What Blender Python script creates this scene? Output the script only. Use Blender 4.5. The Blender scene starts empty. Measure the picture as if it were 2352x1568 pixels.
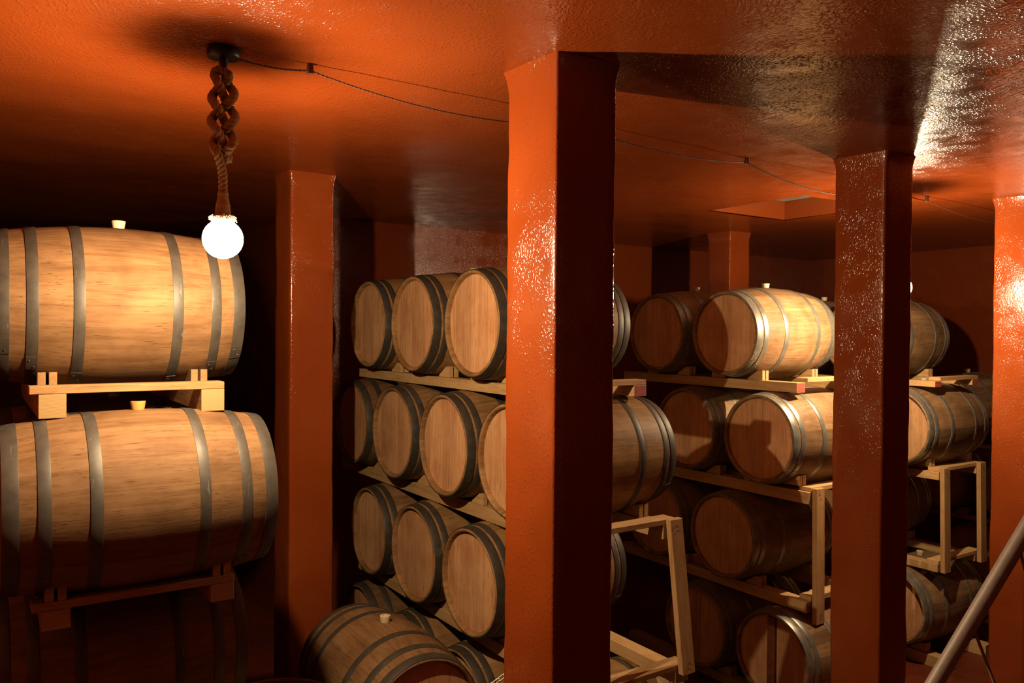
import bpy, bmesh, math, random
from mathutils import Vector, Matrix, noise

random.seed(11)
PI = math.pi
sc = bpy.context.scene
col = sc.collection
H0 = 2.66                 # eye height above the cellar floor
CEIL = 0.97 + H0
FLOOR = 0.0
UMIN, UMAX, VMIN, VMAX = -0.6, 9.2, -1.6, 6.7

# ------------------------------------------------------------------ view
sc.view_settings.view_transform = 'Standard'
sc.view_settings.look = 'None'
sc.view_settings.gamma = 1.0
sc.view_settings.use_curve_mapping = False
sc.view_settings.exposure = 0.0

cy = sc.cycles
cy.max_bounces = 4
cy.diffuse_bounces = 1
cy.glossy_bounces = 2
cy.transparent_max_bounces = 6
cy.adaptive_threshold = .03
cy.sample_clamp_indirect = 4.0

# ------------------------------------------------------------------ node helpers
def new_mat(name):
    m = bpy.data.materials.new(name)
    m.use_nodes = True
    nt = m.node_tree
    for n in list(nt.nodes):
        nt.nodes.remove(n)
    out = nt.nodes.new('ShaderNodeOutputMaterial')
    b = nt.nodes.new('ShaderNodeBsdfPrincipled')
    nt.links.new(b.outputs[0], out.inputs[0])
    return m, nt, b

def N(nt, kind, **kw):
    n = nt.nodes.new(kind)
    for k, v in kw.items():
        setattr(n, k, v)
    return n

def L(nt, a, b):
    nt.links.new(a, b)

def val(nt, sock, v):
    sock.default_value = v

def ramp(nt, fac, stops):
    r = N(nt, 'ShaderNodeValToRGB')
    e = r.color_ramp.elements
    e[0].position, e[0].color = stops[0][0], (*stops[0][1], 1)
    e[1].position, e[1].color = stops[-1][0], (*stops[-1][1], 1)
    for p, c in stops[1:-1]:
        x = e.new(p)
        x.color = (*c, 1)
    L(nt, fac, r.inputs[0])
    return r.outputs[0]

def math_node(nt, op, a, b=None, c=None):
    n = N(nt, 'ShaderNodeMath', operation=op)
    for i, x in enumerate((a, b, c)):
        if x is None:
            continue
        if isinstance(x, (int, float)):
            n.inputs[i].default_value = x
        else:
            L(nt, x, n.inputs[i])
    return n.outputs[0]

def mix(nt, fac, a, b, mode='MIX'):
    n = N(nt, 'ShaderNodeMix', data_type='RGBA', blend_type=mode)
    for i, x in ((0, fac), (6, a), (7, b)):
        if isinstance(x, (int, float)):
            n.inputs[i].default_value = x
        elif isinstance(x, tuple):
            n.inputs[i].default_value = (*x, 1)
        else:
            L(nt, x, n.inputs[i])
    return n.outputs[2]

def coords(nt, scale=(1, 1, 1), obj=True):
    t = N(nt, 'ShaderNodeTexCoord')
    mp = N(nt, 'ShaderNodeMapping')
    mp.inputs['Scale'].default_value = scale
    L(nt, t.outputs['Object'], mp.inputs[0])
    return mp.outputs[0]

def noise_tex(nt, vec, scale, detail=3, rough=0.5, dist=0.0):
    n = N(nt, 'ShaderNodeTexNoise')
    n.inputs['Scale'].default_value = scale
    n.inputs['Detail'].default_value = detail
    n.inputs['Roughness'].default_value = rough
    n.inputs['Distortion'].default_value = dist
    L(nt, vec, n.inputs['Vector'])
    return n

def bump(nt, height, strength, dist, normal=None):
    b = N(nt, 'ShaderNodeBump')
    b.inputs['Strength'].default_value = strength
    b.inputs['Distance'].default_value = dist
    L(nt, height, b.inputs['Height'])
    if normal is not None:
        L(nt, normal, b.inputs['Normal'])
    return b.outputs[0]

# ------------------------------------------------------------------ materials
def paint_material(name, base, dark, grain=(1, 1, 1), fine=95, bump_fine=.5, bump_broad=.3, rough=.24, spec=.5):
    """thick glossy paint rolled over rough plaster"""
    m, nt, b = new_mat(name)
    v = coords(nt)
    vg = coords(nt, grain)
    big = noise_tex(nt, v, 1.7, 2)
    c = ramp(nt, big.outputs[0], [(.3, dark), (.7, base)])
    spots = noise_tex(nt, v, 26, 2, .6)
    c = mix(nt, ramp(nt, spots.outputs[0], [(.62, (0, 0, 0)), (.80, (.35, .35, .35))]), c, dark)
    L(nt, c, b.inputs['Base Color'])
    rr = noise_tex(nt, v, 9, 1)
    mr = N(nt, 'ShaderNodeMapRange')
    L(nt, rr.outputs[0], mr.inputs[0])
    mr.inputs[1].default_value, mr.inputs[2].default_value = .3, .7
    mr.inputs[3].default_value, mr.inputs[4].default_value = rough * .8, rough * 1.35
    L(nt, mr.outputs[0], b.inputs['Roughness'])
    b.inputs['Specular IOR Level'].default_value = spec
    n1 = noise_tex(nt, vg, fine, 1.0, .5)
    # isolated blobs and runs of thick paint on an otherwise smooth skin
    blob = N(nt, 'ShaderNodeMapRange', interpolation_type='SMOOTHSTEP')
    L(nt, n1.outputs[0], blob.inputs[0])
    blob.inputs[1].default_value, blob.inputs[2].default_value = .52, .78
    msk = N(nt, 'ShaderNodeMapRange')
    L(nt, rr.outputs[0], msk.inputs[0])
    msk.inputs[1].default_value, msk.inputs[2].default_value = .35, .65
    msk.inputs[3].default_value, msk.inputs[4].default_value = .15, 1.5
    blob_h = math_node(nt, 'MULTIPLY', blob.outputs[0], msk.outputs[0])
    # brush and trowel strokes that change direction slowly
    wob = noise_tex(nt, v, 1.6, 1)
    off = N(nt, 'ShaderNodeVectorMath', operation='MULTIPLY_ADD')
    L(nt, wob.outputs['Color'], off.inputs[0])
    off.inputs[1].default_value = (.9, .9, .9)
    L(nt, vg, off.inputs[2])
    ms = N(nt, 'ShaderNodeMapping')
    ms.inputs['Rotation'].default_value = (0, 0, .7)
    ms.inputs['Scale'].default_value = (1, .14, 1) if grain[2] == 1 else (1, 1, .14)
    L(nt, off.outputs[0], ms.inputs[0])
    n2 = noise_tex(nt, ms.outputs[0], fine * .75, 2, .5)
    nb = bump(nt, n2.outputs[0], bump_broad, .008)
    nb = bump(nt, blob_h, bump_fine, .006, nb)
    L(nt, nb, b.inputs['Normal'])
    return m

RED = (.262, .0480, .0082)
RED_D = (.200, .0345, .0056)
M_pillar = paint_material('pillar_paint', RED, RED_D, (1, 1, .6), 120, .27, .08, .16, .6)
M_ceiling = paint_material('ceiling_paint', (.222, .0405, .0068), RED_D, (1, .8, 1), 100, .34, .26, .20, .55)
M_wall = paint_material('wall_paint', (.205, .0330, .0055), RED_D, (1, 1, .7), 100, .22, .10, .24, .5)
M_floor = paint_material('floor_paint', (.17, .026, .006), (.10, .018, .006), (1, 1, 1), 60, .25, .2, .45)

def wood_material(name, light, mid, dark, along='X', staves=0, head=False, rough=.55, seam=.55, var=.5, stain=.45, grain_scale=1.0, spec=.2):
    m, nt, b = new_mat(name)
    tc = N(nt, 'ShaderNodeTexCoord')
    oi = N(nt, 'ShaderNodeObjectInfo')
    sep = N(nt, 'ShaderNodeSeparateXYZ')
    L(nt, tc.outputs['Object'], sep.inputs[0])
    off = N(nt, 'ShaderNodeVectorMath', operation='ADD')
    L(nt, tc.outputs['Object'], off.inputs[0])
    rnd = math_node(nt, 'MULTIPLY', oi.outputs['Random'], 37.0)
    cmb = N(nt, 'ShaderNodeCombineXYZ')
    for i in range(3):
        L(nt, rnd, cmb.inputs[i])
    L(nt, cmb.outputs[0], off.inputs[1])
    mp = N(nt, 'ShaderNodeMapping')
    sc_ = {'X': (3, 42, 42), 'Y': (42, 3, 42), 'Z': (42, 42, 3)}[along]
    mp.inputs['Scale'].default_value = tuple(s * grain_scale for s in sc_)
    L(nt, off.outputs[0], mp.inputs[0])
    g = noise_tex(nt, mp.outputs[0], 1.0, 4, .62, .6)
    colr = ramp(nt, g.outputs[0], [(.25, dark), (.5, mid), (.72, light)])
    # big soft patches of age
    pt = noise_tex(nt, off.outputs[0], 5.5, 3, .6)
    colr = mix(nt, ramp(nt, pt.outputs[0], [(.42, (0, 0, 0)), (.75, (stain,) * 3)]), colr, mid, 'MULTIPLY')
    # short dark flecks and checks along the grain
    mp2 = N(nt, 'ShaderNodeMapping')
    s2 = {'X': (11, 210, 210), 'Y': (210, 11, 210), 'Z': (210, 210, 11)}[along]
    mp2.inputs['Scale'].default_value = s2
    L(nt, off.outputs[0], mp2.inputs[0])
    fk = noise_tex(nt, mp2.outputs[0], 1.0, 2, .5, .3)
    fleck = ramp(nt, fk.outputs[0], [(.63, (0, 0, 0)), (.71, (.8, .8, .8))])
    colr = mix(nt, fleck, colr, tuple(x * .55 for x in dark))
    height = g.outputs[0]
    idx = None
    if staves:
        ang = math_node(nt, 'ARCTAN2', sep.outputs['Z'], sep.outputs['Y'])
        t = math_node(nt, 'MULTIPLY', math_node(nt, 'ADD', ang, PI), staves / (2 * PI))
        idx = math_node(nt, 'FLOOR', t)
        fr = math_node(nt, 'FRACT', t)
    elif head:
        t = math_node(nt, 'MULTIPLY', math_node(nt, 'ADD', sep.outputs['Y'], .31), 11.5)
        idx = math_node(nt, 'FLOOR', t)
        fr = math_node(nt, 'FRACT', t)
    if idx is not None:
        wn = N(nt, 'ShaderNodeTexWhiteNoise', noise_dimensions='2D')
        cb = N(nt, 'ShaderNodeCombineXYZ')
        L(nt, idx, cb.inputs[0])
        L(nt, rnd, cb.inputs[1])
        L(nt, cb.outputs[0], wn.inputs['Vector'])
        hs = N(nt, 'ShaderNodeHueSaturation')
        mr = N(nt, 'ShaderNodeMapRange')
        L(nt, wn.outputs['Value'], mr.inputs[0])
        mr.inputs[3].default_value, mr.inputs[4].default_value = 1 - var * .30, 1 + var * .16
        L(nt, mr.outputs[0], hs.inputs['Value'])
        L(nt, colr, hs.inputs['Color'])
        colr = hs.outputs[0]
        d = math_node(nt, 'ABSOLUTE', math_node(nt, 'SUBTRACT', fr, .5))
        line = N(nt, 'ShaderNodeMapRange')
        L(nt, d, line.inputs[0])
        line.inputs[1].default_value, line.inputs[2].default_value = .478, .499
        line.inputs[3].default_value, line.inputs[4].default_value = 0, seam
        colr = mix(nt, line.outputs[0], colr, tuple(x * .30 for x in dark))
        height = math_node(nt, 'SUBTRACT', height, math_node(nt, 'MULTIPLY', line.outputs[0], 1.2))
    # per barrel tint
    hs2 = N(nt, 'ShaderNodeHueSaturation')
    mr2 = N(nt, 'ShaderNodeMapRange')
    L(nt, oi.outputs['Random'], mr2.inputs[0])
    mr2.inputs[3].default_value, mr2.inputs[4].default_value = .88, 1.10
    L(nt, mr2.outputs[0], hs2.inputs['Value'])
    L(nt, colr, hs2.inputs['Color'])
    L(nt, hs2.outputs[0], b.inputs['Base Color'])
    b.inputs['Roughness'].default_value = rough
    b.inputs['Specular IOR Level'].default_value = spec
    L(nt, bump(nt, height, .35, .002), b.inputs['Normal'])
    return m

M_oak = wood_material('oak_staves', (.385, .215, .090), (.335, .178, .070), (.235, .112, .038), 'X', staves=26, seam=.30, var=.75, stain=.6)
M_oak_dimmed = wood_material('oak_staves_dimmed', (.218, .117, .054), (.188, .096, .041), (.122, .056, .020), 'X', staves=24, seam=.25, var=.6, stain=.42, rough=.68, spec=.12)  # same oak, colour darkened to offset the strong light close to the bulb
M_oak_pale = wood_material('oak_staves_pale', (.330, .200, .106), (.285, .162, .078), (.20, .104, .043), 'X', staves=26, seam=.25, var=1.0, stain=.55)
M_head = wood_material('oak_head', (.66, .365, .185), (.60, .315, .15), (.46, .215, .09), 'Z', head=True, var=.55, seam=.4)
M_lumber = wood_material('spruce_timber', (.60, .37, .17), (.54, .32, .14), (.41, .22, .085), 'Y', rough=.6, stain=.25)
M_lumber_old = wood_material('spruce_timber_dimmed', (.38, .205, .088), (.33, .175, .072), (.25, .125, .046), 'Y', rough=.6, stain=.3)  # left rack spruce, darkened in colour so the near bulb does not overexpose it
M_lumber_dimmed_x = wood_material('spruce_crosspiece_dimmed', (.38, .205, .088), (.33, .175, .072), (.25, .125, .046), 'X', rough=.6, stain=.3)  # crosspiece copy with the same darkening against the bulb's light
M_lumber_x = wood_material('spruce_crosspiece', (.60, .37, .17), (.54, .32, .14), (.41, .22, .085), 'X', rough=.6, stain=.25)
M_lumber_z = wood_material('spruce_upright', (.54, .32, .15), (.49, .28, .12), (.37, .20, .08), 'Z', rough=.6, stain=.3)

def endgrain_material():
    m, nt, b = new_mat('spruce_endgrain')
    v = coords(nt)
    w = N(nt, 'ShaderNodeTexWave', wave_type='RINGS', rings_direction='Y')
    w.inputs['Scale'].default_value = 60
    w.inputs['Distortion'].default_value = 1.2
    mp = N(nt, 'ShaderNodeMapping')
    mp.inputs['Location'].default_value = (.07, 0, .02)
    L(nt, v, mp.inputs[0])
    L(nt, mp.outputs[0], w.inputs['Vector'])
    L(nt, ramp(nt, w.outputs['Fac'], [(.1, (.24, .135, .048)), (.8, (.34, .20, .075))]), b.inputs['Base Color'])
    b.inputs['Roughness'].default_value = .75
    return m
M_endgrain = endgrain_material()

def simple_mat(name, color, rough=.5, metal=0.0, nscale=0, namt=.2, bumpamt=0.0, spec=.5):
    m, nt, b = new_mat(name)
    b.inputs['Roughness'].default_value = rough
    b.inputs['Metallic'].default_value = metal
    b.inputs['Specular IOR Level'].default_value = spec
    if nscale:
        v = coords(nt)
        n = noise_tex(nt, v, nscale, 4, .6)
        L(nt, ramp(nt, n.outputs[0], [(.3, tuple(c * (1 - namt) for c in color)), (.7, tuple(min(1, c * (1 + namt)) for c in color))]), b.inputs['Base Color'])
        if bumpamt:
            L(nt, bump(nt, n.outputs[0], bumpamt, .003), b.inputs['Normal'])
    else:
        b.inputs['Base Color'].default_value = (*color, 1)
    return m

def hoop_material(name, lo, hi, scratch, metal, r0, r1):
    m, nt, b = new_mat(name)
    v = coords(nt, (40, 3, 3))
    n = noise_tex(nt, v, 2.0, 4, .6)
    v2 = coords(nt)
    n2 = noise_tex(nt, v2, 14, 4, .6)
    base = ramp(nt, n2.outputs[0], [(.3, lo), (.7, hi)])
    scr = noise_tex(nt, coords(nt, (90, 14, 14)), 1.0, 2, .5, .8)
    base = mix(nt, ramp(nt, scr.outputs[0], [(.68, (0, 0, 0)), (.78, (.6, .6, .6))]), base, scratch)
    L(nt, base, b.inputs['Base Color'])
    b.inputs['Metallic'].default_value = metal
    mr = N(nt, 'ShaderNodeMapRange')
    L(nt, n.outputs[0], mr.inputs[0])
    mr.inputs[3].default_value, mr.inputs[4].default_value = r0, r1
    L(nt, mr.outputs[0], b.inputs['Roughness'])
    L(nt, bump(nt, n.outputs[0], .15, .001), b.inputs['Normal'])
    return m
M_hoop = hoop_material('galvanised_hoop', (.20, .195, .165), (.31, .305, .265), (.45, .44, .40), .60, .30, .48)
M_hoop_aged = hoop_material('dulled_hoop', (.046, .036, .027), (.076, .061, .047), (.24, .21, .17), .30, .45, .64)
M_bung = simple_mat('cream_silicone', (.62, .48, .29), .45, nscale=30, namt=.06)
M_bung_amber = simple_mat('amber_silicone', (.50, .24, .06), .4, nscale=30, namt=.08)
M_pink = simple_mat('pink_end_paint', (.40, .075, .055), .6, nscale=40, namt=.2)
M_black = simple_mat('black_metal', (.012, .012, .012), .42, .3, nscale=30, namt=.3)
M_cable = simple_mat('brown_cable', (.10, .03, .015), .6, nscale=60, namt=.3)
M_chain = simple_mat('white_chain_plastic', (.62, .55, .46), .45, nscale=50, namt=.08)
M_pipe = simple_mat('grey_pipe_paint', (.30, .235, .19), .5, .1, nscale=35, namt=.12, bumpamt=.2)
M_nail = simple_mat('dark_nail', (.05, .035, .025), .5, .6, nscale=50, namt=.2)
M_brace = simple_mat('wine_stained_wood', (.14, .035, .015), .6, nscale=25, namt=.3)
M_hatch = simple_mat('hatch_cover_grey', (.22, .22, .17), .6, nscale=12, namt=.15)

def rope_material():
    m, nt, b = new_mat('jute_rope')
    v = coords(nt)
    n = noise_tex(nt, v, 260, 4, .7)
    L(nt, ramp(nt, n.outputs[0], [(.3, (.20, .105, .042)), (.7, (.36, .215, .095))]), b.inputs['Base Color'])
    b.inputs['Roughness'].default_value = .9
    b.inputs['Specular IOR Level'].default_value = .1
    L(nt, bump(nt, n.outputs[0], .8, .003), b.inputs['Normal'])
    return m
M_rope = rope_material()

def bulb_material(strength):
    """opal globe: glows itself and lets the light of the filament inside through"""
    m = bpy.data.materials.new('opal_bulb_glow')
    m.use_nodes = True
    nt = m.node_tree
    for n in list(nt.nodes):
        nt.nodes.remove(n)
    out = nt.nodes.new('ShaderNodeOutputMaterial')
    e = nt.nodes.new('ShaderNodeEmission')
    e.inputs[0].default_value = (1.0, .80, .50, 1)
    e.inputs[1].default_value = strength
    tr = nt.nodes.new('ShaderNodeBsdfTransparent')
    ad = nt.nodes.new('ShaderNodeAddShader')
    nt.links.new(e.outputs[0], ad.inputs[0])
    nt.links.new(tr.outputs[0], ad.inputs[1])
    nt.links.new(ad.outputs[0], out.inputs[0])
    return m
M_bulb = bulb_material(14)

# ------------------------------------------------------------------ mesh helpers
def obj(name, bm, mats, parent=None, loc=(0, 0, 0), smooth=True, angle=40):
    me = bpy.data.meshes.new(name)
    bmesh.ops.recalc_face_normals(bm, faces=bm.faces)
    bm.to_mesh(me)
    bm.free()
    for m in (mats if isinstance(mats, (list, tuple)) else [mats]):
        me.materials.append(m)
    if smooth:
        me.polygons.foreach_set('use_smooth', [True] * len(me.polygons))
        me.set_sharp_from_angle(angle=math.radians(angle))
    o = bpy.data.objects.new(name, me)
    col.objects.link(o)
    o.location = loc
    if parent:
        o.parent = parent
    return o

def thing(name, label, cat, loc=(0, 0, 0), group=None, rotz=0):
    o = bpy.data.objects.new(name, None)
    o.empty_display_size = .1
    col.objects.link(o)
    o.location = loc
    o.rotation_euler = (0, 0, rotz)
    tag(o, label, cat, group)
    return o

def tag(o, label, cat, group=None):
    o['label'] = label
    o['category'] = cat
    if group:
        o['group'] = group

def struct(o, label=None):
    o['kind'] = 'structure'
    if label:
        o['label'] = label
    return o

def add_box(bm, x0, x1, y0, y1, z0, z1, bev=0.0, mat=0):
    vs = [bm.verts.new((x, y, z)) for x in (x0, x1) for y in (y0, y1) for z in (z0, z1)]
    q = [(0, 1, 3, 2), (4, 6, 7, 5), (0, 4, 5, 1), (2, 3, 7, 6), (0, 2, 6, 4), (1, 5, 7, 3)]
    fs = [bm.faces.new([vs[i] for i in f]) for f in q]
    for f in fs:
        f.material_index = mat
    if bev:
        es = {e for f in fs for e in f.edges}
        bmesh.ops.bevel(bm, geom=list(es), offset=bev, segments=2, profile=.6, affect='EDGES')
    return fs

def add_lathe(bm, prof, seg=64, axis='X', closed=False, mat=0, centre=(0, 0, 0)):
    """prof: list of (s along axis, radius)"""
    rings = []
    for s, r in prof:
        row = []
        for i in range(seg):
            a = 2 * PI * i / seg
            if axis == 'X':
                p = (s, r * math.cos(a), r * math.sin(a))
            else:
                p = (r * math.cos(a), r * math.sin(a), s)
            row.append(bm.verts.new(Vector(p) + Vector(centre)))
        rings.append(row)
    n = len(rings)
    for k in range(n if closed else n - 1):
        a, b = rings[k], rings[(k + 1) % n]
        for i in range(seg):
            f = bm.faces.new((a[i], a[(i + 1) % seg], b[(i + 1) % seg], b[i]))
            f.material_index = mat
    return rings

def cap(bm, ring, mat=0):
    f = bm.faces.new(ring)
    f.material_index = mat

def add_tube(bm, pts, r, seg=8, caps=True, mat=0):
    pts = [Vector(p) for p in pts]
    rings = []
    up = None
    for i, p in enumerate(pts):
        a = pts[max(i - 1, 0)]
        b = pts[min(i + 1, len(pts) - 1)]
        t = (b - a).normalized()
        if up is None:
            up = Vector((0, 0, 1)) if abs(t.z) < .9 else Vector((1, 0, 0))
        x = (up - t * up.dot(t))
        if x.length < 1e-5:
            x = t.orthogonal()
        x.normalize()
        up = x
        y = t.cross(x)
        rr = r[i] if isinstance(r, (list, tuple)) else r
        rings.append([bm.verts.new(p + (x * math.cos(2 * PI * k / seg) + y * math.sin(2 * PI * k / seg)) * rr) for k in range(seg)])
    for a, b in zip(rings[:-1], rings[1:]):
        for i in range(seg):
            f = bm.faces.new((a[i], a[(i + 1) % seg], b[(i + 1) % seg], b[i]))
            f.material_index = mat
    if caps:
        cap(bm, rings[0], mat)
        cap(bm, rings[-1], mat)

def Z(z):
    return z + H0

# ------------------------------------------------------------------ the room shell
HU0, HU1, HV0, HV1 = 4.85, 5.80, 3.55, 4.45     # hatch in the ceiling

def grid_plane(name, xs, ys, zf, mat, hole=None):
    bm = bmesh.new()
    vs = [[bm.verts.new((x, y, zf(x, y))) for y in ys] for x in xs]
    for i in range(len(xs) - 1):
        for j in range(len(ys) - 1):
            cx, cy = (xs[i] + xs[i + 1]) / 2, (ys[j] + ys[j + 1]) / 2
            if hole and hole[0] < cx < hole[1] and hole[2] < cy < hole[3]:
                continue
            bm.faces.new((vs[i][j], vs[i][j + 1], vs[i + 1][j + 1], vs[i + 1][j]))
    return obj(name, bm, mat, angle=80)

def frange(a, b, step):
    n = int(round((b - a) / step))
    return [a + (b - a) * i / n for i in range(n + 1)]

def ceil_z(x, y):
    p = Vector((x, y, 0))
    d = noise.noise(p * .8) * .012 + noise.noise(p * 2.4 + Vector((9, 3, 1))) * .006 + noise.noise(p * 7 + Vector((2, 7, 4))) * .0018
    # keep the hatch rim level
    return CEIL + d

VALC, UALC = 11.5, 2.3      # the aisle on the left runs on deeper than the rest
xs = frange(UMIN, UMAX, .05)
ys = frange(VMIN, VALC, .05)
struct(grid_plane('ceiling', xs, ys, ceil_z, M_ceiling, (HU0, HU1, HV0, HV1)), 'glossy orange red painted ceiling over the cellar')

bm = bmesh.new()
add_box(bm, UMIN, UMAX, VMIN, VALC, -.1, FLOOR)
struct(obj('floor', bm, M_floor, smooth=False), 'red painted cellar floor below the barrel racks')
for nm, b in (('wall_back', (UALC, UMAX, VMAX, VALC + .1)), ('wall_far', (UMIN, UALC, VALC, VALC + .1)), ('wall_front', (UMIN, UMAX, VMIN - .1, VMIN)),
              ('wall_left', (UMIN - .1, UMIN, VMIN - .1, VALC + .1)), ('wall_right', (UMAX, UMAX + .1, VMIN - .1, VMAX + .1))):
    bm = bmesh.new()
    add_box(bm, b[0], b[1], b[2], b[3], -.1, CEIL + .1)
    struct(obj(nm, bm, M_wall, smooth=False), 'red painted cellar wall at the ' + nm.split('_')[1])

# hatch shaft: four painted sides and a grey cover with a narrow open strip
bm = bmesh.new()
t = .06
z0, z1 = CEIL - .004, CEIL + .165
add_box(bm, HU0 - t, HU0, HV0 - t, HV1 + t, z0 + .012, z1)
add_box(bm, HU1, HU1 + t, HV0 - t, HV1 + t, z0 + .012, z1)
add_box(bm, HU0, HU1, HV0 - t, HV0, z0 + .012, z1)
add_box(bm, HU0, HU1, HV1, HV1 + t, z0 + .012, z1)
o = struct(obj('trim_1', bm, M_ceiling, smooth=False), 'painted sides of the square ceiling hatch')
bm = bmesh.new()
add_box(bm, HU0 - t, HU1 + t, HV0 - t, HV1 + t, z1, z1 + .03)
struct(obj('trim_2', bm, M_hatch, smooth=False), 'grey cover closing the ceiling hatch')

def pillar(u, v, wu, wv, label, seed):
    bm = bmesh.new()
    # rounded square outline, stacked in many rings so the paint can wobble
    prof = []
    r = .012
    for cx, cy, a0 in ((wu - r, wv - r, 0), (r, wv - r, 90), (r, r, 180), (wu - r, r, 270)):
        for k in range(4):
            a = math.radians(a0 + 30 * k)
            prof.append((cx + r * math.cos(a), cy + r * math.sin(a)))
    # add points along the straight sides
    full = []
    for i, pnt in enumerate(prof):
        q = prof[(i + 1) % len(prof)]
        full.append(pnt)
        d = math.dist(pnt, q)
        if d > .05:
            for k in range(1, 7):
                full.append((pnt[0] + (q[0] - pnt[0]) * k / 7, pnt[1] + (q[1] - pnt[1]) * k / 7))
    rings = []
    nz = 130
    for k in range(nz + 1):
        z = (CEIL + .03) * k / nz
        row = []
        for x, y in full:
            dx, dy = x - wu / 2, y - wv / 2
            d = Vector((dx, dy, 0)).normalized()
            p = Vector((x * 3.0 + seed, y * 3.0, z * 2.2))
            w = noise.noise(p) * .007 + noise.noise(p * 4.3) * .0028 + noise.noise(p * 11) * .0011
            top = max(0, (z - (CEIL - .10)) / .10)
            w += .018 * top ** 2.2
            row.append(bm.verts.new((u + x + d.x * w, v + y + d.y * w, z)))
        rings.append(row)
    for a, b in zip(rings[:-1], rings[1:]):
        for i in range(len(a)):
            bm.faces.new((a[i], a[(i + 1) % len(a)], b[(i + 1) % len(a)], b[i]))
    cap(bm, rings[-1])
    o = obj('pillar', bm, M_pillar, angle=75)
    struct(o, label)
    return o

pillar(1.683, 2.237, 0.273, 0.313, 'tall glossy orange pillar in the middle, nearest the camera', 0)
pillar(1.608, 4.816, 0.279, 0.298, 'slim red pillar between the left stack and the middle stack', 5)
pillar(4.002, 2.438, 0.266, 0.296, 'red pillar right of the middle, hiding the second hanging bulb', 11)
pillar(6.113, 2.578, 0.275, 0.307, 'orange pillar cut off by the right edge of the picture', 17)
pillar(5.975, 5.198, 0.280, 0.275, 'small far pillar rising behind the barrels under the hatch', 23)
pillar(3.848, 4.932, 0.260, 0.286, 'pillar standing far behind the tall middle pillar', 29)

# ------------------------------------------------------------------ barrels
LB = .475
def rad(s):
    return .350 - .045 * (s / LB) ** 2

def shell_bm():
    bm = bmesh.new()
    prof = [(-LB + .030, .2845), (-LB + .010, .2865), (-LB + .002, .291), (-LB, .297), (-LB + .003, .3035)]
    prof += [(-LB + .008 + (2 * LB - .016) * k / 28, rad(-LB + .008 + (2 * LB - .016) * k / 28)) for k in range(29)]
    prof += [(-s, r) for s, r in reversed(prof[:5])]
    # inner side behind the heads closes the shell
    prof += [(.44, .270), (-.44, .270)]
    add_lathe(bm, prof, 80, closed=True)
    return bm

def head_bm(sgn):
    bm = bmesh.new()
    s = LB - .030
    rg = add_lathe(bm, [(sgn * (s - .018), .2852), (sgn * (s - .003), .2852), (sgn * s, .280)], 72)
    cap(bm, rg[0])
    cap(bm, rg[-1])
    return bm

def hoop_bm(s0, s1, ang):
    bm = bmesh.new()
    t = .0028
    out = .0016
    prof = [(s0, rad(s0) + .0002), (s0, rad(s0) + t), (s0 + .002, rad(s0 + .002) + t + out * .4)]
    prof += [((s0 + s1) / 2, rad((s0 + s1) / 2) + t + out * .5)]
    prof += [(s1 - .002, rad(s1 - .002) + t + out * .4), (s1, rad(s1) + t), (s1, rad(s1) + .0002)]
    add_lathe(bm, prof, 80, closed=True)
    # riveted overlap: a second thickness over a short arc and two rivets
    n = 6
    rows = []
    for k in range(n + 1):
        a = ang - .11 + .22 * k / n
        rows.append([bm.verts.new((s, (rad(s) + t + h) * math.cos(a), (rad(s) + t + h) * math.sin(a)))
                     for s, h in ((s0 + .001, 0), (s0 + .001, .0026), (s1 - .001, .0026), (s1 - .001, 0))])
    for a, b in zip(rows[:-1], rows[1:]):
        for i in range(3):
            bm.faces.new((a[i], a[i + 1], b[i + 1], b[i]))
    bm.faces.new(rows[0])
    bm.faces.new(rows[-1])
    for da, ds in ((-.05, .3), (.05, .7)):
        s = s0 + (s1 - s0) * ds
        a = ang + da
        R = rad(s) + t + .002
        c = Vector((s, R * math.cos(a), R * math.sin(a)))
        mtx = Matrix.Translation(c)
        bmesh.ops.create_icosphere(bm, subdivisions=1, radius=.0042, matrix=mtx)
    return bm

def bung_bm():
    bm = bmesh.new()
    rg = add_lathe(bm, [(-.012, .0215), (.030, .0290), (.033, .0285), (.034, .027), (.0335, .012), (.028, .010)], 24, axis='Z')
    cap(bm, rg[0])
    cap(bm, rg[-1])
    return bm

def make_barrel(name, label, cat, spaced, oak, hoopm):
    root = thing(name, label, cat)
    obj('stave_shell', shell_bm(), oak, root, angle=50)
    for sg in (-1, 1):
        obj('head', head_bm(sg), M_head, root, angle=30)
    if spaced:
        bands = [(.420, .471), (.324, .365), (.164, .205)]
    else:
        bands = [(.421, .471), (.366, .406), (.168, .207)]
    k = 0
    for a, b in bands:
        for sg in (-1, 1):
            s0, s1 = (a, b) if sg > 0 else (-b, -a)
            obj('hoop', hoop_bm(s0, s1, PI + .55 + .12 * k), hoopm, root, angle=35)
            k += 1
    obj('bung', bung_bm(), M_bung, root, (0, 0, .350), angle=40)
    return root

proto = {'spaced': make_barrel('wine_barrel', 'x', 'barrel', True, M_oak_dimmed, M_hoop_aged),
         'close': make_barrel('wine_barrel', 'x', 'barrel', False, M_oak, M_hoop_aged),
         'pale': make_barrel('wine_barrel', 'x', 'barrel', False, M_oak_pale, M_hoop)}
kids = {k: list(r.children) for k, r in proto.items()}
used = {k: False for k in proto}

GA, GB, GC, GD, GE = ('barrels of the left stack', 'barrels of the middle stack', 'barrels of the right stack',
                      'barrels of the far right stack', 'barrels behind the far right stack')

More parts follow.
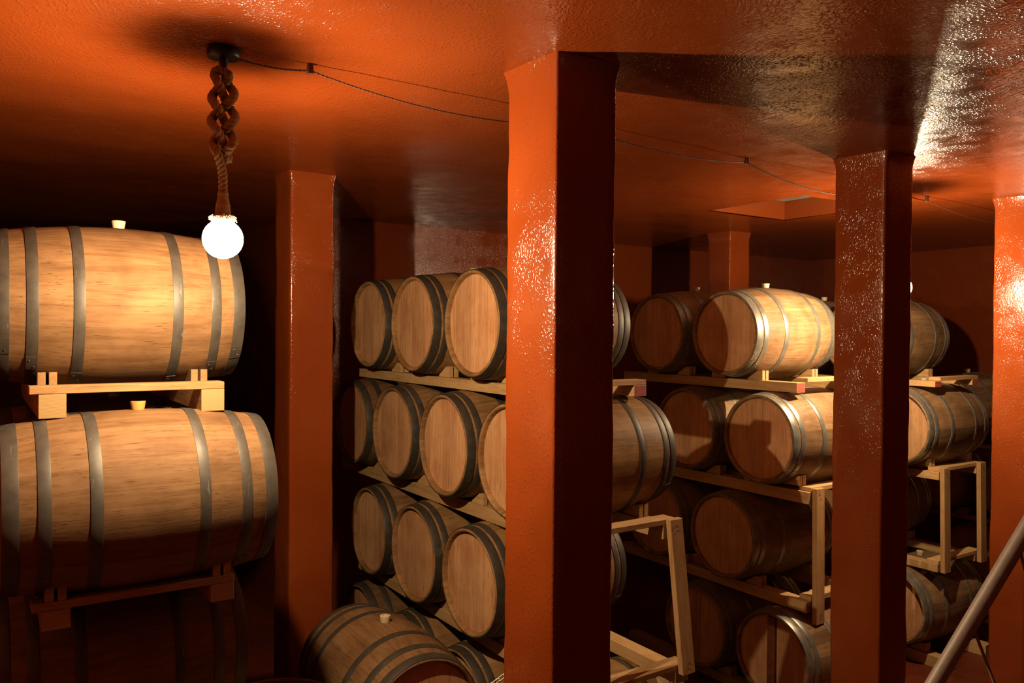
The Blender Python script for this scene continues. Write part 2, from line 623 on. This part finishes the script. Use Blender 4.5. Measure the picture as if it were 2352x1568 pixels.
def barrel(u, v, z, label, group, spaced=False, roll=0.0, axis='u', tilt=0.0):
    """u = front end of the barrel when it lies along u; z = axis height relative to the eye"""
    spaced = 'spaced' if spaced else ('pale' if group in (GC, GD, GE) else 'close')
    if not used[spaced]:
        r = proto[spaced]
        used[spaced] = True
    else:
        r = proto[spaced].copy()
        col.objects.link(r)
        for c in kids[spaced]:
            d = c.copy()
            col.objects.link(d)
            d.parent = r
    tag(r, label, 'barrel', group)
    if axis == 'u':
        r.location = (u + LB, v, Z(z))
        r.rotation_euler = (roll, tilt, random.uniform(-.012, .012))
    elif axis == 'v':
        r.location = (u, v, Z(z))
        r.rotation_euler = (roll, tilt, -PI / 2)
    else:
        r.location = (u, v, Z(z))
        r.rotation_euler = (0, -PI / 2, .6)
    return r

ZA = (.092, -.674, -1.42, -2.172)
ZBt = (.044, -.694, -1.446, -2.19)
ZC = (.000, -.744, -1.500, -2.250)
ZD = (-.030, -.752, -1.490, -2.225)
ZE = (None, -.730, -1.43, -2.15)
UA, UB, UC, UD, UE = .066, 2.366, 4.604, 6.241, 8.0
# left stack, beside the glowing bulb
barrel(UA, 3.946, ZA[0], 'brightly lit oak barrel on top of the left stack, beside the glowing bulb', GA, True)
b2 = barrel(UA + .012, 3.511, ZA[1], 'large oak barrel with an amber bung, directly below the top left barrel', GA, True)
for c in b2.children:
    if c.name.startswith('bung'):
        c.data = c.data.copy()
        c.data.materials[0] = M_bung_amber
        c['label'] = 'amber bung'
barrel(UA + .02, 4.235, ZA[1], 'oak barrel peeping out behind the amber bunged barrel of the left stack', GA, True)
barrel(UA, 3.88, ZA[2], 'dark oak barrel in deep shade at the bottom left, under the lower rack', GA, True)
barrel(UA, 4.42, ZA[3], 'lowest oak barrel of the left stack, standing on the floor sleepers', GA, True)
# middle stack
barrel(UB, 5.408, ZBt[0], 'leftmost oak barrel of the middle stack top row, next to the slim pillar', GB)
barrel(UB, 4.700, ZBt[0], 'second oak barrel of the middle stack top row, between two others', GB)
barrel(UB, 3.955, ZBt[0], 'big pale headed oak barrel at the top row end, half behind the tall pillar', GB)
barrel(UB, 5.705, ZBt[1], 'leftmost oak barrel of the middle stack second row, mostly in pillar shadow', GB, True)
barrel(UB, 4.995, ZBt[1], 'second oak barrel from the left in the middle stack second row', GB)
barrel(UB, 4.278, ZBt[1], 'third oak barrel from the left in the middle stack second row', GB)
barrel(UB, 3.562, ZBt[1], 'oak barrel whose far end bulges out right of the tall pillar, second row', GB)
barrel(UB, 5.375, ZBt[2], 'leftmost oak barrel of the middle stack third row, by the slim pillar', GB)
barrel(UB, 4.672, ZBt[2], 'centre one of three oak barrels in the middle stack third row', GB)
barrel(UB, 3.967, ZBt[2], 'oak barrel at the third row end, left of the tall pillar', GB)
barrel(UB, 5.52, ZBt[3], 'dusty oak barrel at the far left of the middle stack bottom row', GB, True)
barrel(UB, 4.80, ZBt[3], 'dusty oak barrel of the bottom row, behind the bung of the aisle barrel', GB)
barrel(UB, 4.09, ZBt[3], 'dusty oak barrel of the bottom row, right of the aisle barrel', GB)
barrel(UB, 3.38, ZBt[3], 'bottom row oak barrel peeking out under the upright post right of the tall pillar', GB)
# right stack
barrel(UC, 4.062, ZC[0], 'bright oak barrel on top of the right stack, shiny hoops, lit by the hidden bulb', GC)
barrel(UC, 4.775, ZC[0], 'dark shaded oak barrel left of the bright one on the right stack top row', GC)
barrel(UC, 3.735, ZC[1], 'oak barrel with a blocky shadow on its head, second row of the right stack', GC)
barrel(UC, 4.450, ZC[1], 'shaded oak barrel left in the right stack second row, with a small lit patch', GC)
barrel(UC, 4.060, ZC[2], 'very dark oak barrel of the third row beside the right stack upright post', GC)
barrel(UC, 4.775, ZC[2], 'nearly black oak barrel further left in the right stack third row', GC)
c4 = barrel(UC, 3.605, ZC[3], 'oak barrel with a dark brace across its head, bottom row of the right stack', GC)
barrel(UC, 4.32, ZC[3], 'nearly black oak barrel left of the braced one in the bottom row', GC)
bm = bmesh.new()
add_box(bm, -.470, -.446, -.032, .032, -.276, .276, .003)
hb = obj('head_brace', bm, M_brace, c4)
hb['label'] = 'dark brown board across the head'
# far right stack
barrel(UD, 4.060, ZD[0], 'oak barrel on top of the far right stack, half hidden by the right pillar', GD)
barrel(UD + .12, 4.775, ZD[0], 'oak barrel peeping out behind the bright one, only bung and shoulder visible', GD)
barrel(UD, 3.716, ZD[1], 'oak barrel in the far right stack second row, above the twin posts', GD)
barrel(UD, 4.20, ZD[2], 'oak barrel behind the twin upright posts of the far right stack', GD)
barrel(UD, 3.732, ZD[3], 'oak barrel under the twin posts, beside the sloping handrail pipe', GD)
# the row beyond
barrel(UE, 4.24, ZE[1], 'oak barrel with a raised bung between the far right stack and the right edge pillar', GE)
barrel(UE, 3.60, ZE[2], 'oak barrel of which only a rim arc shows beyond the twin posts', GE)
barrel(UE, 4.30, ZE[2], 'lower oak barrel standing in the dark behind the twin upright posts, on the rearmost row', GE)
barrel(UE, 3.95, ZE[3], 'lowest oak barrel of the row behind the far right stack', GE)
# loose barrels in the aisle
barrel(1.845, 3.95, -1.915, 'oak barrel lying crosswise in the aisle foreground, three hoops and a bung showing', None, True, axis='v')
barrel(1.13, 3.61, -2.66 + LB + .004, 'upright oak barrel whose rim just shows at the lower left edge', None, True, axis='z')

# ------------------------------------------------------------------ racks
def prism(bm, pts_vz, x0, x1, mat=0):
    """polygon in the y-z plane extruded along x"""
    a = [bm.verts.new((x0, y, z)) for y, z in pts_vz]
    b = [bm.verts.new((x1, y, z)) for y, z in pts_vz]
    fs = [bm.faces.new(a), bm.faces.new(list(reversed(b)))]
    n = len(a)
    for i in range(n):
        fs.append(bm.faces.new((a[i], b[i], b[(i + 1) % n], a[(i + 1) % n])))
    for f in fs:
        f.material_index = mat

def chock_mesh(wood):
    me = []
    for sg in (1, -1):
        bm = bmesh.new()
        # sg=+1: barrel lies on the +y side
        pts = [(.000, 0), (.135, 0), (.130, .012), (.045, .066), (.000, .070)]
        pts = [(sg * y, z) for y, z in pts]
        for x0, x1 in ((-.034, -.006), (.006, .034)):
            prism(bm, pts, x0, x1)
        bmesh.ops.recalc_face_normals(bm, faces=bm.faces)
        m = bpy.data.meshes.new('chock')
        bm.to_mesh(m)
        bm.free()
        m.materials.append(wood)
        me.append(m)
    return me
CHK = chock_mesh(M_lumber)
CHK_DIMMED = chock_mesh(M_lumber_old)

def rail(name, u, v0, v1, z0, z1, parent, pink, dimmed=False):
    bm = bmesh.new()
    w = .046
    fs = add_box(bm, u - w, u + w, v0, v1, z0, z1, .0025)
    for f in bm.faces:
        if f.normal.y < -.9 and f.calc_area() > .002:
            f.material_index = 1
    o = obj(name, bm, [M_lumber_old if dimmed else M_lumber, M_pink if pink else M_endgrain], parent, smooth=False)
    return o

def rack(label, ustart, ztop, zlow, vend, vfar, barrels, pink=False, plank=True, posts=None, zpost=None, group=None, chock_rows=(0, 1), plank_w=.095, plank_over=.03, zadj=0.0):
    """ztop/zlow: axis heights of the barrels above and below; vend: near end of the front and rear rail"""
    uc = ustart + LB
    us = (uc - .29, uc + .29)
    z1 = Z(ztop - .341) + zadj
    z0 = Z(zlow + .334) if zlow is not None else 0.0
    root = thing('barrel_rack', label, 'barrel rack', (0, 0, 0), group)
    rails = []
    for u, ve in zip(us, vend):
        rails.append(rail('rail', u, ve, vfar, z0, z1, root, pink, ustart < .5))
    if plank:
        bm = bmesh.new()
        a, b = vend
        x0, x1 = us[0] - .046 - plank_over, us[1] + .046
        zt = .030
        # thin board lying across both rail ends (skewed when the rails end at different places)
        vs = []
        for x, y in ((x0, a), (x1, b), (x1, b + plank_w), (x0, a + plank_w)):
            vs.append((x, y))
        lo = [bm.verts.new((x, y, z1 + .0005)) for x, y in vs]
        hi = [bm.verts.new((x, y, z1 + zt)) for x, y in vs]
        bm.faces.new(lo)
        bm.faces.new(list(reversed(hi)))
        for i in range(4):
            bm.faces.new((lo[i], hi[i], hi[(i + 1) % 4], lo[(i + 1) % 4]))
        bmesh.ops.bevel(bm, geom=list(bm.edges), offset=.002, segments=1, affect='EDGES')
        obj('cross_plank', bm, M_lumber_dimmed_x if ustart < .5 else M_lumber_x, root, smooth=False)
    for bv in barrels:
        for k in chock_rows:
            for sg in (0, 1):
                y = bv - .240 if sg == 0 else bv + .240
                on_plank = plank and y < vend[k] + plank_w + .01
                c = bpy.data.objects.new('chock', (CHK_DIMMED if ustart < .5 else CHK)[sg])
                col.objects.link(c)
                c.parent = root
                c.location = (us[k], max(y, vend[k] + .005), z1 + .0015 + (.0295 if on_plank else 0))
                if on_plank:
                    c.scale = (1, 1, 1)
    if posts:
        for (u, vt, vb, ztop_p, zbot_p) in posts:
            bm = bmesh.new()
            w, t = .046, .018
            pts = [(vt - 2 * t, Z(ztop_p)), (vt, Z(ztop_p)), (vb, Z(zbot_p)), (vb - 2 * t, Z(zbot_p))]
            prism(bm, pts, u - w, u + w)
            bmesh.ops.bevel(bm, geom=list(bm.edges), offset=.0025, segments=1, affect='EDGES')
            p = obj('post', bm, M_lumber_z, root, smooth=False)
            bm = bmesh.new()
            for fz, dx in ((.045, -.008), (.075, .004), (.93, .006), (.96, -.004)):
                if True:
                    zz = ztop_p + (zbot_p - ztop_p) * fz
                    vv = vt + (vb - vt) * fz - 2 * t
                    bmesh.ops.create_uvsphere(bm, u_segments=8, v_segments=6, radius=.0038, matrix=Matrix.Translation((u + dx, vv - .0005, Z(zz))))
            obj('nail', bm, M_nail, p)
    return root

GR = 'timber barrel racks'
# left stack
rack('timber rack with pale square beam ends under the top left barrel', UA, ZA[0], ZA[1], (3.46, 3.46), 4.7, [3.946], group=GR)
rack('dim timber rack with a warped plank under the amber bunged barrel', UA, ZA[1], ZA[2], (3.30, 3.30), 4.9, [3.511, 4.235], group=GR)
rack('dark timber rack below the shaded bottom left barrel', UA, ZA[2], ZA[3], (3.72, 3.72), 5.0, [3.88], group=GR)
rack('floor sleepers under the lowest barrel of the left stack', UA, ZA[3], None, (3.9, 3.9), 5.2, [4.42], plank=False, group=GR)
# middle stack
VF = 6.35
rack('pink ended timber rack under the middle stack top row', UB, ZBt[0], ZBt[1], (3.36, 3.36), 5.86, [3.955, 4.700, 5.408], pink=True, group=GR)
rack('timber rack with a leaning upright post under the middle stack second row', UB, ZBt[1], ZBt[2], (3.12, 3.12), 6.2, [3.562, 4.278, 4.995, 5.705], group=GR,
     posts=[(UB + LB + .30, 3.115, 3.01, -1.0, -1.80), (UB + LB - .30, 3.115, 3.01, -1.0, -1.80)], plank_over=0)
rack('timber rack with an empty near end under the middle stack third row', UB, ZBt[2], ZBt[3], (3.02, 3.02), 5.86, [3.967, 4.672, 5.375], group=GR, plank_over=0)
rack('floor sleepers under the middle stack bottom row', UB, ZBt[3], None, (2.95, 2.95), 6.1, [3.38, 4.09, 4.80, 5.52], plank=False, group=GR)
# right stack
rack('pink ended timber rack under the bright barrel of the right stack', UC, ZC[0], ZC[1], (3.52, 3.52), 5.3, [4.062, 4.775], pink=True, group=GR, plank_over=-.12)
rack('timber rack with one straight upright post, left of the right pillar', UC, ZC[1], ZC[2], (3.42, 3.42), 5.3, [3.735, 4.450], group=GR,
     posts=[(UC + LB - .25, 3.417, 3.405, -1.06, -1.99), (UC + LB + .29, 3.417, 3.405, -1.06, -1.99)], plank_over=-.03)
rack('timber rack with a bare near end above the braced barrel', UC, ZC[2], ZC[3], (3.42, 3.42), 5.3, [4.060, 4.775], group=GR, plank_over=-.05)
rack('floor sleepers under the bottom row of the right stack', UC, ZC[3], None, (3.2, 3.2), 5.2, [3.605, 4.32], plank=False, group=GR)
# far right stack
rack('pink ended timber rack under the top barrel right of the right pillar', UD, ZD[0], ZD[1], (3.44, 3.44), 5.2, [4.060], pink=True, group=GR, plank_over=-.08)
rack('timber rack with twin upright posts beside the far right pillar', UD, ZD[1], ZD[2], (3.40, 3.40), 4.7, [3.716], group=GR,
     posts=[(UD + LB - .285, 3.397, 3.38, -1.06, -1.89), (UD + LB + .285, 3.397, 3.38, -1.06, -1.89)], plank_over=-.01)
rack('timber rack joining the feet of the twin upright posts', UD, ZD[2], ZD[3], (3.40, 3.40), 4.8, [4.20], group=GR, plank_over=-.01)
rack('floor sleepers under the lowest barrel beside the handrail pipe', UD, ZD[3], None, (3.3, 3.3), 4.8, [3.732], plank=False, group=GR)
# the row beyond
rack('timber rack carrying the single barrel behind the far right stack', UE, ZE[1], ZE[2], (3.3, 3.3), 5.0, [4.24], group=GR, plank=False)
rack('lower timber rack behind the twin upright posts', UE, ZE[2], ZE[3], (3.2, 3.2), 5.0, [3.60, 4.30], group=GR, plank=False)
rack('floor sleepers of the row behind the far right stack', UE, ZE[3], None, (3.3, 3.3), 4.8, [3.95], plank=False, group=GR)

# cradle carrying the aisle barrel
root = thing('barrel_cradle', 'timber cradle holding the crosswise barrel in the aisle', 'barrel rack')
for vv in (3.95 - .29, 3.95 + .29):
    bm = bmesh.new()
    add_box(bm, 1.845 - .33, 1.845 + .33, vv - .05, vv + .05, 0, Z(-1.915 - .337), .003)
    obj('bearer', bm, M_lumber_x, root, smooth=False)
    for sg in (-1, 1):
        bm = bmesh.new()
        pts = [(.24, 0), (.105, 0), (.11, .012), (.195, .066), (.24, .070)]
        zb = Z(-1.915 - .337) + .001
        a = [bm.verts.new((1.845 + sg * x, vv - .03, zb + z)) for x, z in pts]
        b = [bm.verts.new((1.845 + sg * x, vv + .03, zb + z)) for x, z in pts]
        bm.faces.new(a)
        bm.faces.new(list(reversed(b)))
        for i in range(5):
            bm.faces.new((a[i], b[i], b[(i + 1) % 5], a[(i + 1) % 5]))
        obj('chock', bm, M_lumber_x, root, smooth=False)

# ------------------------------------------------------------------ pendant lamps
def rope_path():
    """short length, a braided three-pass knot, then a straight drop; local z, 0 = ceiling"""
    pts = []
    zt, zb = -.085, -.335
    def strand(z, ph):
        k = (zt - z) / (zt - zb)
        th = k * 2 * PI * 1.1 + ph
        amp = .036 * (0.75 + .25 * math.sin(PI * k))
        return Vector((amp * math.sin(th), .026 * math.sin(2 * th), z))
    n = 34
    pts += [Vector((0, 0, -.050)), Vector((.002, 0, -.066))]
    for i in range(n + 1):
        pts.append(strand(zt + (zb - zt) * i / n, 0.4))
    a, b = strand(zb, .4), strand(zb, .4 + 2 * PI / 3)
    for k in range(1, 6):
        t = k / 6
        pts.append(a.lerp(b, t) + Vector((0, -.008, -.020 * math.sin(PI * t))))
    for i in range(n + 1):
        pts.append(strand(zb + (zt - zb) * i / n, .4 + 2 * PI / 3))
    a, b = strand(zt, .4 + 2 * PI / 3), strand(zt, .4 + 4 * PI / 3)
    for k in range(1, 6):
        t = k / 6
        pts.append(a.lerp(b, t) + Vector((-.012 * math.sin(PI * t), .006, .018 * math.sin(PI * t))))
    for i in range(n + 1):
        pts.append(strand(zt + (zb - zt) * i / n, .4 + 4 * PI / 3))
    e = pts[-1]
    pts += [Vector((e.x * .6, e.y * .6, zb - .022)), Vector((e.x * .2, e.y * .2, zb - .05))]
    for k in range(1, 8):
        pts.append(Vector((0, 0, zb - .05 - .020 * k)))
    # resample evenly
    out = [pts[0]]
    step = .005
    acc = 0
    for a, b in zip(pts[:-1], pts[1:]):
        d = (b - a).length
        m = max(1, int(round(d / step)))
        for i in range(1, m + 1):
            out.append(a.lerp(b, i / m))
    # smooth
    for _ in range(6):
        out = [out[0]] + [(out[i - 1] + out[i] * 2 + out[i + 1]) / 4 for i in range(1, len(out) - 1)] + [out[-1]]
    return out

def rope_bm():
    bm = bmesh.new()
    path = rope_path()
    up = Vector((1, 0, 0))
    frames = []
    s = 0
    for i, p in enumerate(path):
        a, b = path[max(i - 1, 0)], path[min(i + 1, len(path) - 1)]
        t = (b - a).normalized()
        x = up - t * up.dot(t)
        x.normalize()
        up = x
        if i:
            s += (p - path[i - 1]).length
        frames.append((p, x, t.cross(x), s))
    for k in range(3):
        pts = []
        for p, x, y, s in frames:
            a = 2 * PI * k / 3 + s * 2 * PI / .048
            pts.append(p + (x * math.cos(a) + y * math.sin(a)) * .0072)
        add_tube(bm, pts, .0082, 7)
    # loose fibres
    rnd = random.Random(3)
    for _ in range(240):
        p, x, y, s = rnd.choice(frames)
        a = rnd.uniform(0, 2 * PI)
        d = x * math.cos(a) + y * math.sin(a)
        q = p + d * .014
        e = q + d * rnd.uniform(.002, .006) + Vector((rnd.uniform(-1, 1), rnd.uniform(-1, 1), rnd.uniform(-1, 1))) * .006
        w = Vector((0, 0, 1)).cross(d)
        if w.length < .01:
            w = Vector((1, 0, 0))
        w = w.normalized() * .0004
        vs = [bm.verts.new(c) for c in (q - w, q + w, e)]
        bm.faces.new(vs)
    return bm

def make_lamp(label):
    root = thing('pendant_lamp', label, 'lamp')
    bm = bmesh.new()
    rg = add_lathe(bm, [(.004, .045), (-.004, .051), (-.020, .052), (-.026, .049), (-.028, .040), (-.029, .012)], 48, axis='Z')
    cap(bm, rg[0])
    cap(bm, rg[-1])
    obj('canopy', bm, M_black, root, angle=35)
    bm = bmesh.new()
    rg = add_lathe(bm, [(-.028, .0135), (-.058, .0135), (-.060, .012)], 24, axis='Z')
    cap(bm, rg[0])
    cap(bm, rg[-1])
    obj('stem', bm, M_black, root, angle=35)
    obj('rope', rope_bm(), M_rope, root, angle=60)
    # rope wound sleeve round the bulb holder
    bm = bmesh.new()
    prof = [(-.455, .0155), (-.480, .0180), (-.500, .0225), (-.518, .0240), (-.535, .0245), (-.545, .0200)]
    fine = []
    for i in range(len(prof) - 1):
        for k in range(5):
            t = k / 5
            z = prof[i][0] + (prof[i + 1][0] - prof[i][0]) * t
            r = prof[i][1] + (prof[i + 1][1] - prof[i][1]) * t
            fine.append((z, r + .0009 * math.sin(z * 900)))
    fine.append(prof[-1])
    rg = add_lathe(bm, fine, 28, axis='Z')
    cap(bm, rg[0])
    cap(bm, rg[-1])
    slv = obj('holder_sleeve', bm, M_rope, root, angle=60)
    bm = bmesh.new()
    rnd = random.Random(9)
    for _ in range(230):
        a = rnd.uniform(0, 2 * PI)
        r0, r1 = .021, rnd.uniform(.034, .045)
        z0_, z1_ = -.533 + rnd.uniform(-.004, .004), -.545 + rnd.uniform(-.008, .008)
        d = Vector((math.cos(a), math.sin(a), 0))
        tt = Vector((-math.sin(a), math.cos(a), 0))
        mid = d * ((r0 + r1) / 2) + Vector((0, 0, (z0_ + z1_) / 2 + .004)) + tt * rnd.uniform(-.003, .003)
        add_tube(bm, [d * r0 + Vector((0, 0, z0_)), mid, d * r1 + Vector((0, 0, z1_)) + tt * rnd.uniform(-.004, .004)], [.0013, .0012, .0005], 4)
    fr = obj('frayed_end', bm, M_rope, slv)
    # globe bulb
    bm = bmesh.new()
    R = .0635
    prof = [(-.546, .0175), (-.552, .0205)]
    cz = -.607
    for k in range(3, 25):
        a = PI * k / 24
        prof.append((cz + R * math.cos(a), max(R * math.sin(a), .0002)))
    prof = [q for q in prof]
    rg = add_lathe(bm, prof, 36, axis='Z')
    cap(bm, rg[0])
    cap(bm, rg[-1])
    bulb = obj('bulb', bm, M_bulb, root, angle=60)
    ld = bpy.data.lights.new('bulb_light', 'POINT')
    ld.energy = 168
    ld.color = (1.0, .76, .46)
    ld.shadow_soft_size = .020
    lo = bpy.data.objects.new('bulb_light', ld)
    col.objects.link(lo)
    lo.location = (0, 0, -.607)
    lo.parent = bulb
    return root

lamp = make_lamp('lit globe bulb on a knotted rope hanging before the left barrel stack')
lamp['group'] = 'hanging globe bulbs'
lamp.location = (0.724, 2.884, CEIL - .003)
lamp.scale = (1.0778,) * 3
def dup_tree(r):
    c = r.copy()
    col.objects.link(c)
    for ch in r.children:
        d = ch.copy()
        col.objects.link(d)
        d.parent = c
        for g in ch.children:
            e = g.copy()
            col.objects.link(e)
            e.parent = d
    return c
lamp2 = dup_tree(lamp)
lamp2.location = (5.143, 3.012, CEIL - .003)
lamp2['label'] = 'lit globe bulb on a rope, almost hidden behind the right pillar'

# ------------------------------------------------------------------ twisted supply cable along the ceiling
def cable(spans, label, clips):
    root = thing('electric_cable', label, 'cable')
    bm = bmesh.new()
    path = []
    for (a, b, sag) in spans:
        a, b = Vector(a), Vector(b)
        n = max(6, int((b - a).length / .008))
        for i in range(n + (1 if (a, b) == (Vector(spans[-1][0]), Vector(spans[-1][1])) else 0)):
            t = i / n
            p = a.lerp(b, t)
            p.z -= sag * 4 * t * (1 - t)
            path.append(p)
    s = 0
    two = ([], [])
    for i, p in enumerate(path):
        if i:
            s += (p - path[i - 1]).length
        tdir = (path[min(i + 1, len(path) - 1)] - path[max(i - 1, 0)]).normalized()
        x = tdir.cross(Vector((0, 0, 1))).normalized()
        y = x.cross(tdir)
        an = s * 2 * PI / .034
        d = (x * math.cos(an) + y * math.sin(an)) * .0021
        two[0].append(p + d)
        two[1].append(p - d)
    for q in two:
        add_tube(bm, q, .0022, 6)
    obj('twisted_wire', bm, M_cable, root, angle=60)
    for (x, y, z) in clips:
        bm = bmesh.new()
        add_box(bm, x - .010, x + .010, y - .010, y + .010, z - .012, ceil_z(x, y) - .001, .002)
        obj('clip', bm, M_cable, root, smooth=False)
    return root

zc = CEIL - .014
cable([((0.778, 2.884, zc - .012), (1.024, 2.859, zc - .012), .010), ((1.024, 2.859, zc - .012), (2.285, 2.910, zc - .01), .055), ((2.285, 2.910, zc - .01), (3.550, 2.980, zc - .012), .04),
       ((3.550, 2.980, zc - .012), (5.089, 3.007, zc - .012), .09)],
      'twisted brown cable sagging along the ceiling between the two hanging bulbs', [(1.024, 2.859, zc - .012), (2.285, 2.910, zc - .01), (3.550, 2.980, zc - .012)])
cable([((5.197, 3.018, zc - .012), (5.568, 3.082, zc - .012), .012), ((5.568, 3.082, zc - .012), (7.437, 3.126, zc - .012), .07)],
      'twisted cable sagging from the hidden bulb towards the far right pillar', [(5.568, 3.082, zc - .012), (7.437, 3.126, zc - .012)])

# ------------------------------------------------------------------ chain at the tall pillar
Rv = Vector((.83018, -.557439, .00787))
Fv = Vector((.557495, .830086, -.012496))
Uv = Vector((.000433, .014762, .999891))
FPX = 1847.58
def at(x, y, depth):
    p = (Fv + Rv * ((x - 1176) / FPX) + Uv * ((784 - y) / FPX)) * depth
    return Vector((p.x, p.y, p.z + H0))

def chain(a, b, sag, label):
    root = thing('chain', label, 'chain')
    a, b = Vector(a), Vector(b)
    n_path = 200
    path = []
    for i in range(n_path + 1):
        t = i / n_path
        p = a.lerp(b, t)
        p.z -= sag * 4 * t * (1 - t)
        path.append(p)
    pitch = .0235
    s = 0
    marks = [path[0]]
    acc = 0
    for p, q in zip(path[:-1], path[1:]):
        acc += (q - p).length
        if acc >= pitch:
            marks.append(q)
            acc = 0
    bm = bmesh.new()
    for k, (p, q) in enumerate(zip(marks[:-1], marks[1:])):
        t = (q - p).normalized()
        side = t.cross(Vector((0, 0, 1))).normalized()
        upv = side.cross(t)
        w = side if k % 2 else upv
        w = (side * (.75 if k % 2 else .45) + upv * (.45 if k % 2 else -.85)).normalized()
        c = (p + q) / 2
        pts = []
        hl, hw = .0165, .0085
        for j in range(20):
            an = 2 * PI * j / 20
            cx, sx = math.cos(an), math.sin(an)
            ex = (hl - hw) * (1 if cx > 0 else -1) if abs(cx) > 1e-6 else 0
            pts.append(c + t * (ex + hw * cx) + w * (hw * sx))
        pts.append(pts[0].copy())
        pts.append(pts[1].copy())
        add_tube(bm, pts, .0030, 6, caps=False)
    obj('links', bm, M_chain, root, angle=60)
    bm = bmesh.new()
    add_tube(bm, [a + Vector((0, -.05, .004)), a + Vector((0, -.02, .004)), a + Vector((0, .004, .002)), a + Vector((0, .008, -.006)), a + Vector((0, 0, -.010))], .003, 8)
    obj('hook', bm, M_nail, root)
    return root
ha = at(1172, 1541, 3.15)
chain((ha.x, ha.y, ha.z), (.86, 3.236, Z(-1.80)), .10, 'white chain link barrier hanging from the tall pillar at the bottom edge')

# ------------------------------------------------------------------ stair handrail pipe
root = thing('handrail', 'grey sloping pipe handrail crossing the lower right corner', 'handrail')
a = at(2352, 1223, 2.2)
b = at(2147, 1568, 2.2)
d = (b - a)
top = a - d * ((CEIL - .03 - a.z) / -d.z)      # the rail runs on up towards the ceiling
tl = (top.z - 0.0) / -d.z
foot = top + d * tl
bm = bmesh.new()
add_tube(bm, [top, top.lerp(foot, .25), top.lerp(foot, .5), top.lerp(foot, .75), foot], .0212, 24)
obj('pipe', bm, M_pipe, root, angle=60)
for (sx, sy, ex, ey) in ((2232, 1432, 2284, 1568), (2338, 1247, 2353, 1302)):
    s_ = at(sx, sy, 2.2)
    e_ = at(ex, ey, 2.2)
    dd = e_ - s_
    k = s_.z / -dd.z
    bm = bmesh.new()
    add_tube(bm, [s_, s_ + dd * (k * .5), s_ + dd * k], .0042, 10)
    obj('rod', bm, M_pipe, root)

# ------------------------------------------------------------------ world
w = bpy.data.worlds.new('cellar_dark')
sc.world = w
w.use_nodes = True
w.node_tree.nodes['Background'].inputs[0].default_value = (0, 0, 0, 1)
w.node_tree.nodes['Background'].inputs[1].default_value = 0

# ------------------------------------------------------------------ camera
cam = bpy.data.cameras.new('camera')
cam.sensor_width = 36
cam.sensor_fit = 'HORIZONTAL'
cam.lens = 36 * FPX / 2352
cam.clip_start = .05
co = bpy.data.objects.new('camera', cam)
col.objects.link(co)
m = Matrix(((Rv.x, Uv.x, -Fv.x, 0), (Rv.y, Uv.y, -Fv.y, 0), (Rv.z, Uv.z, -Fv.z, H0), (0, 0, 0, 1)))
co.matrix_world = m
sc.camera = co
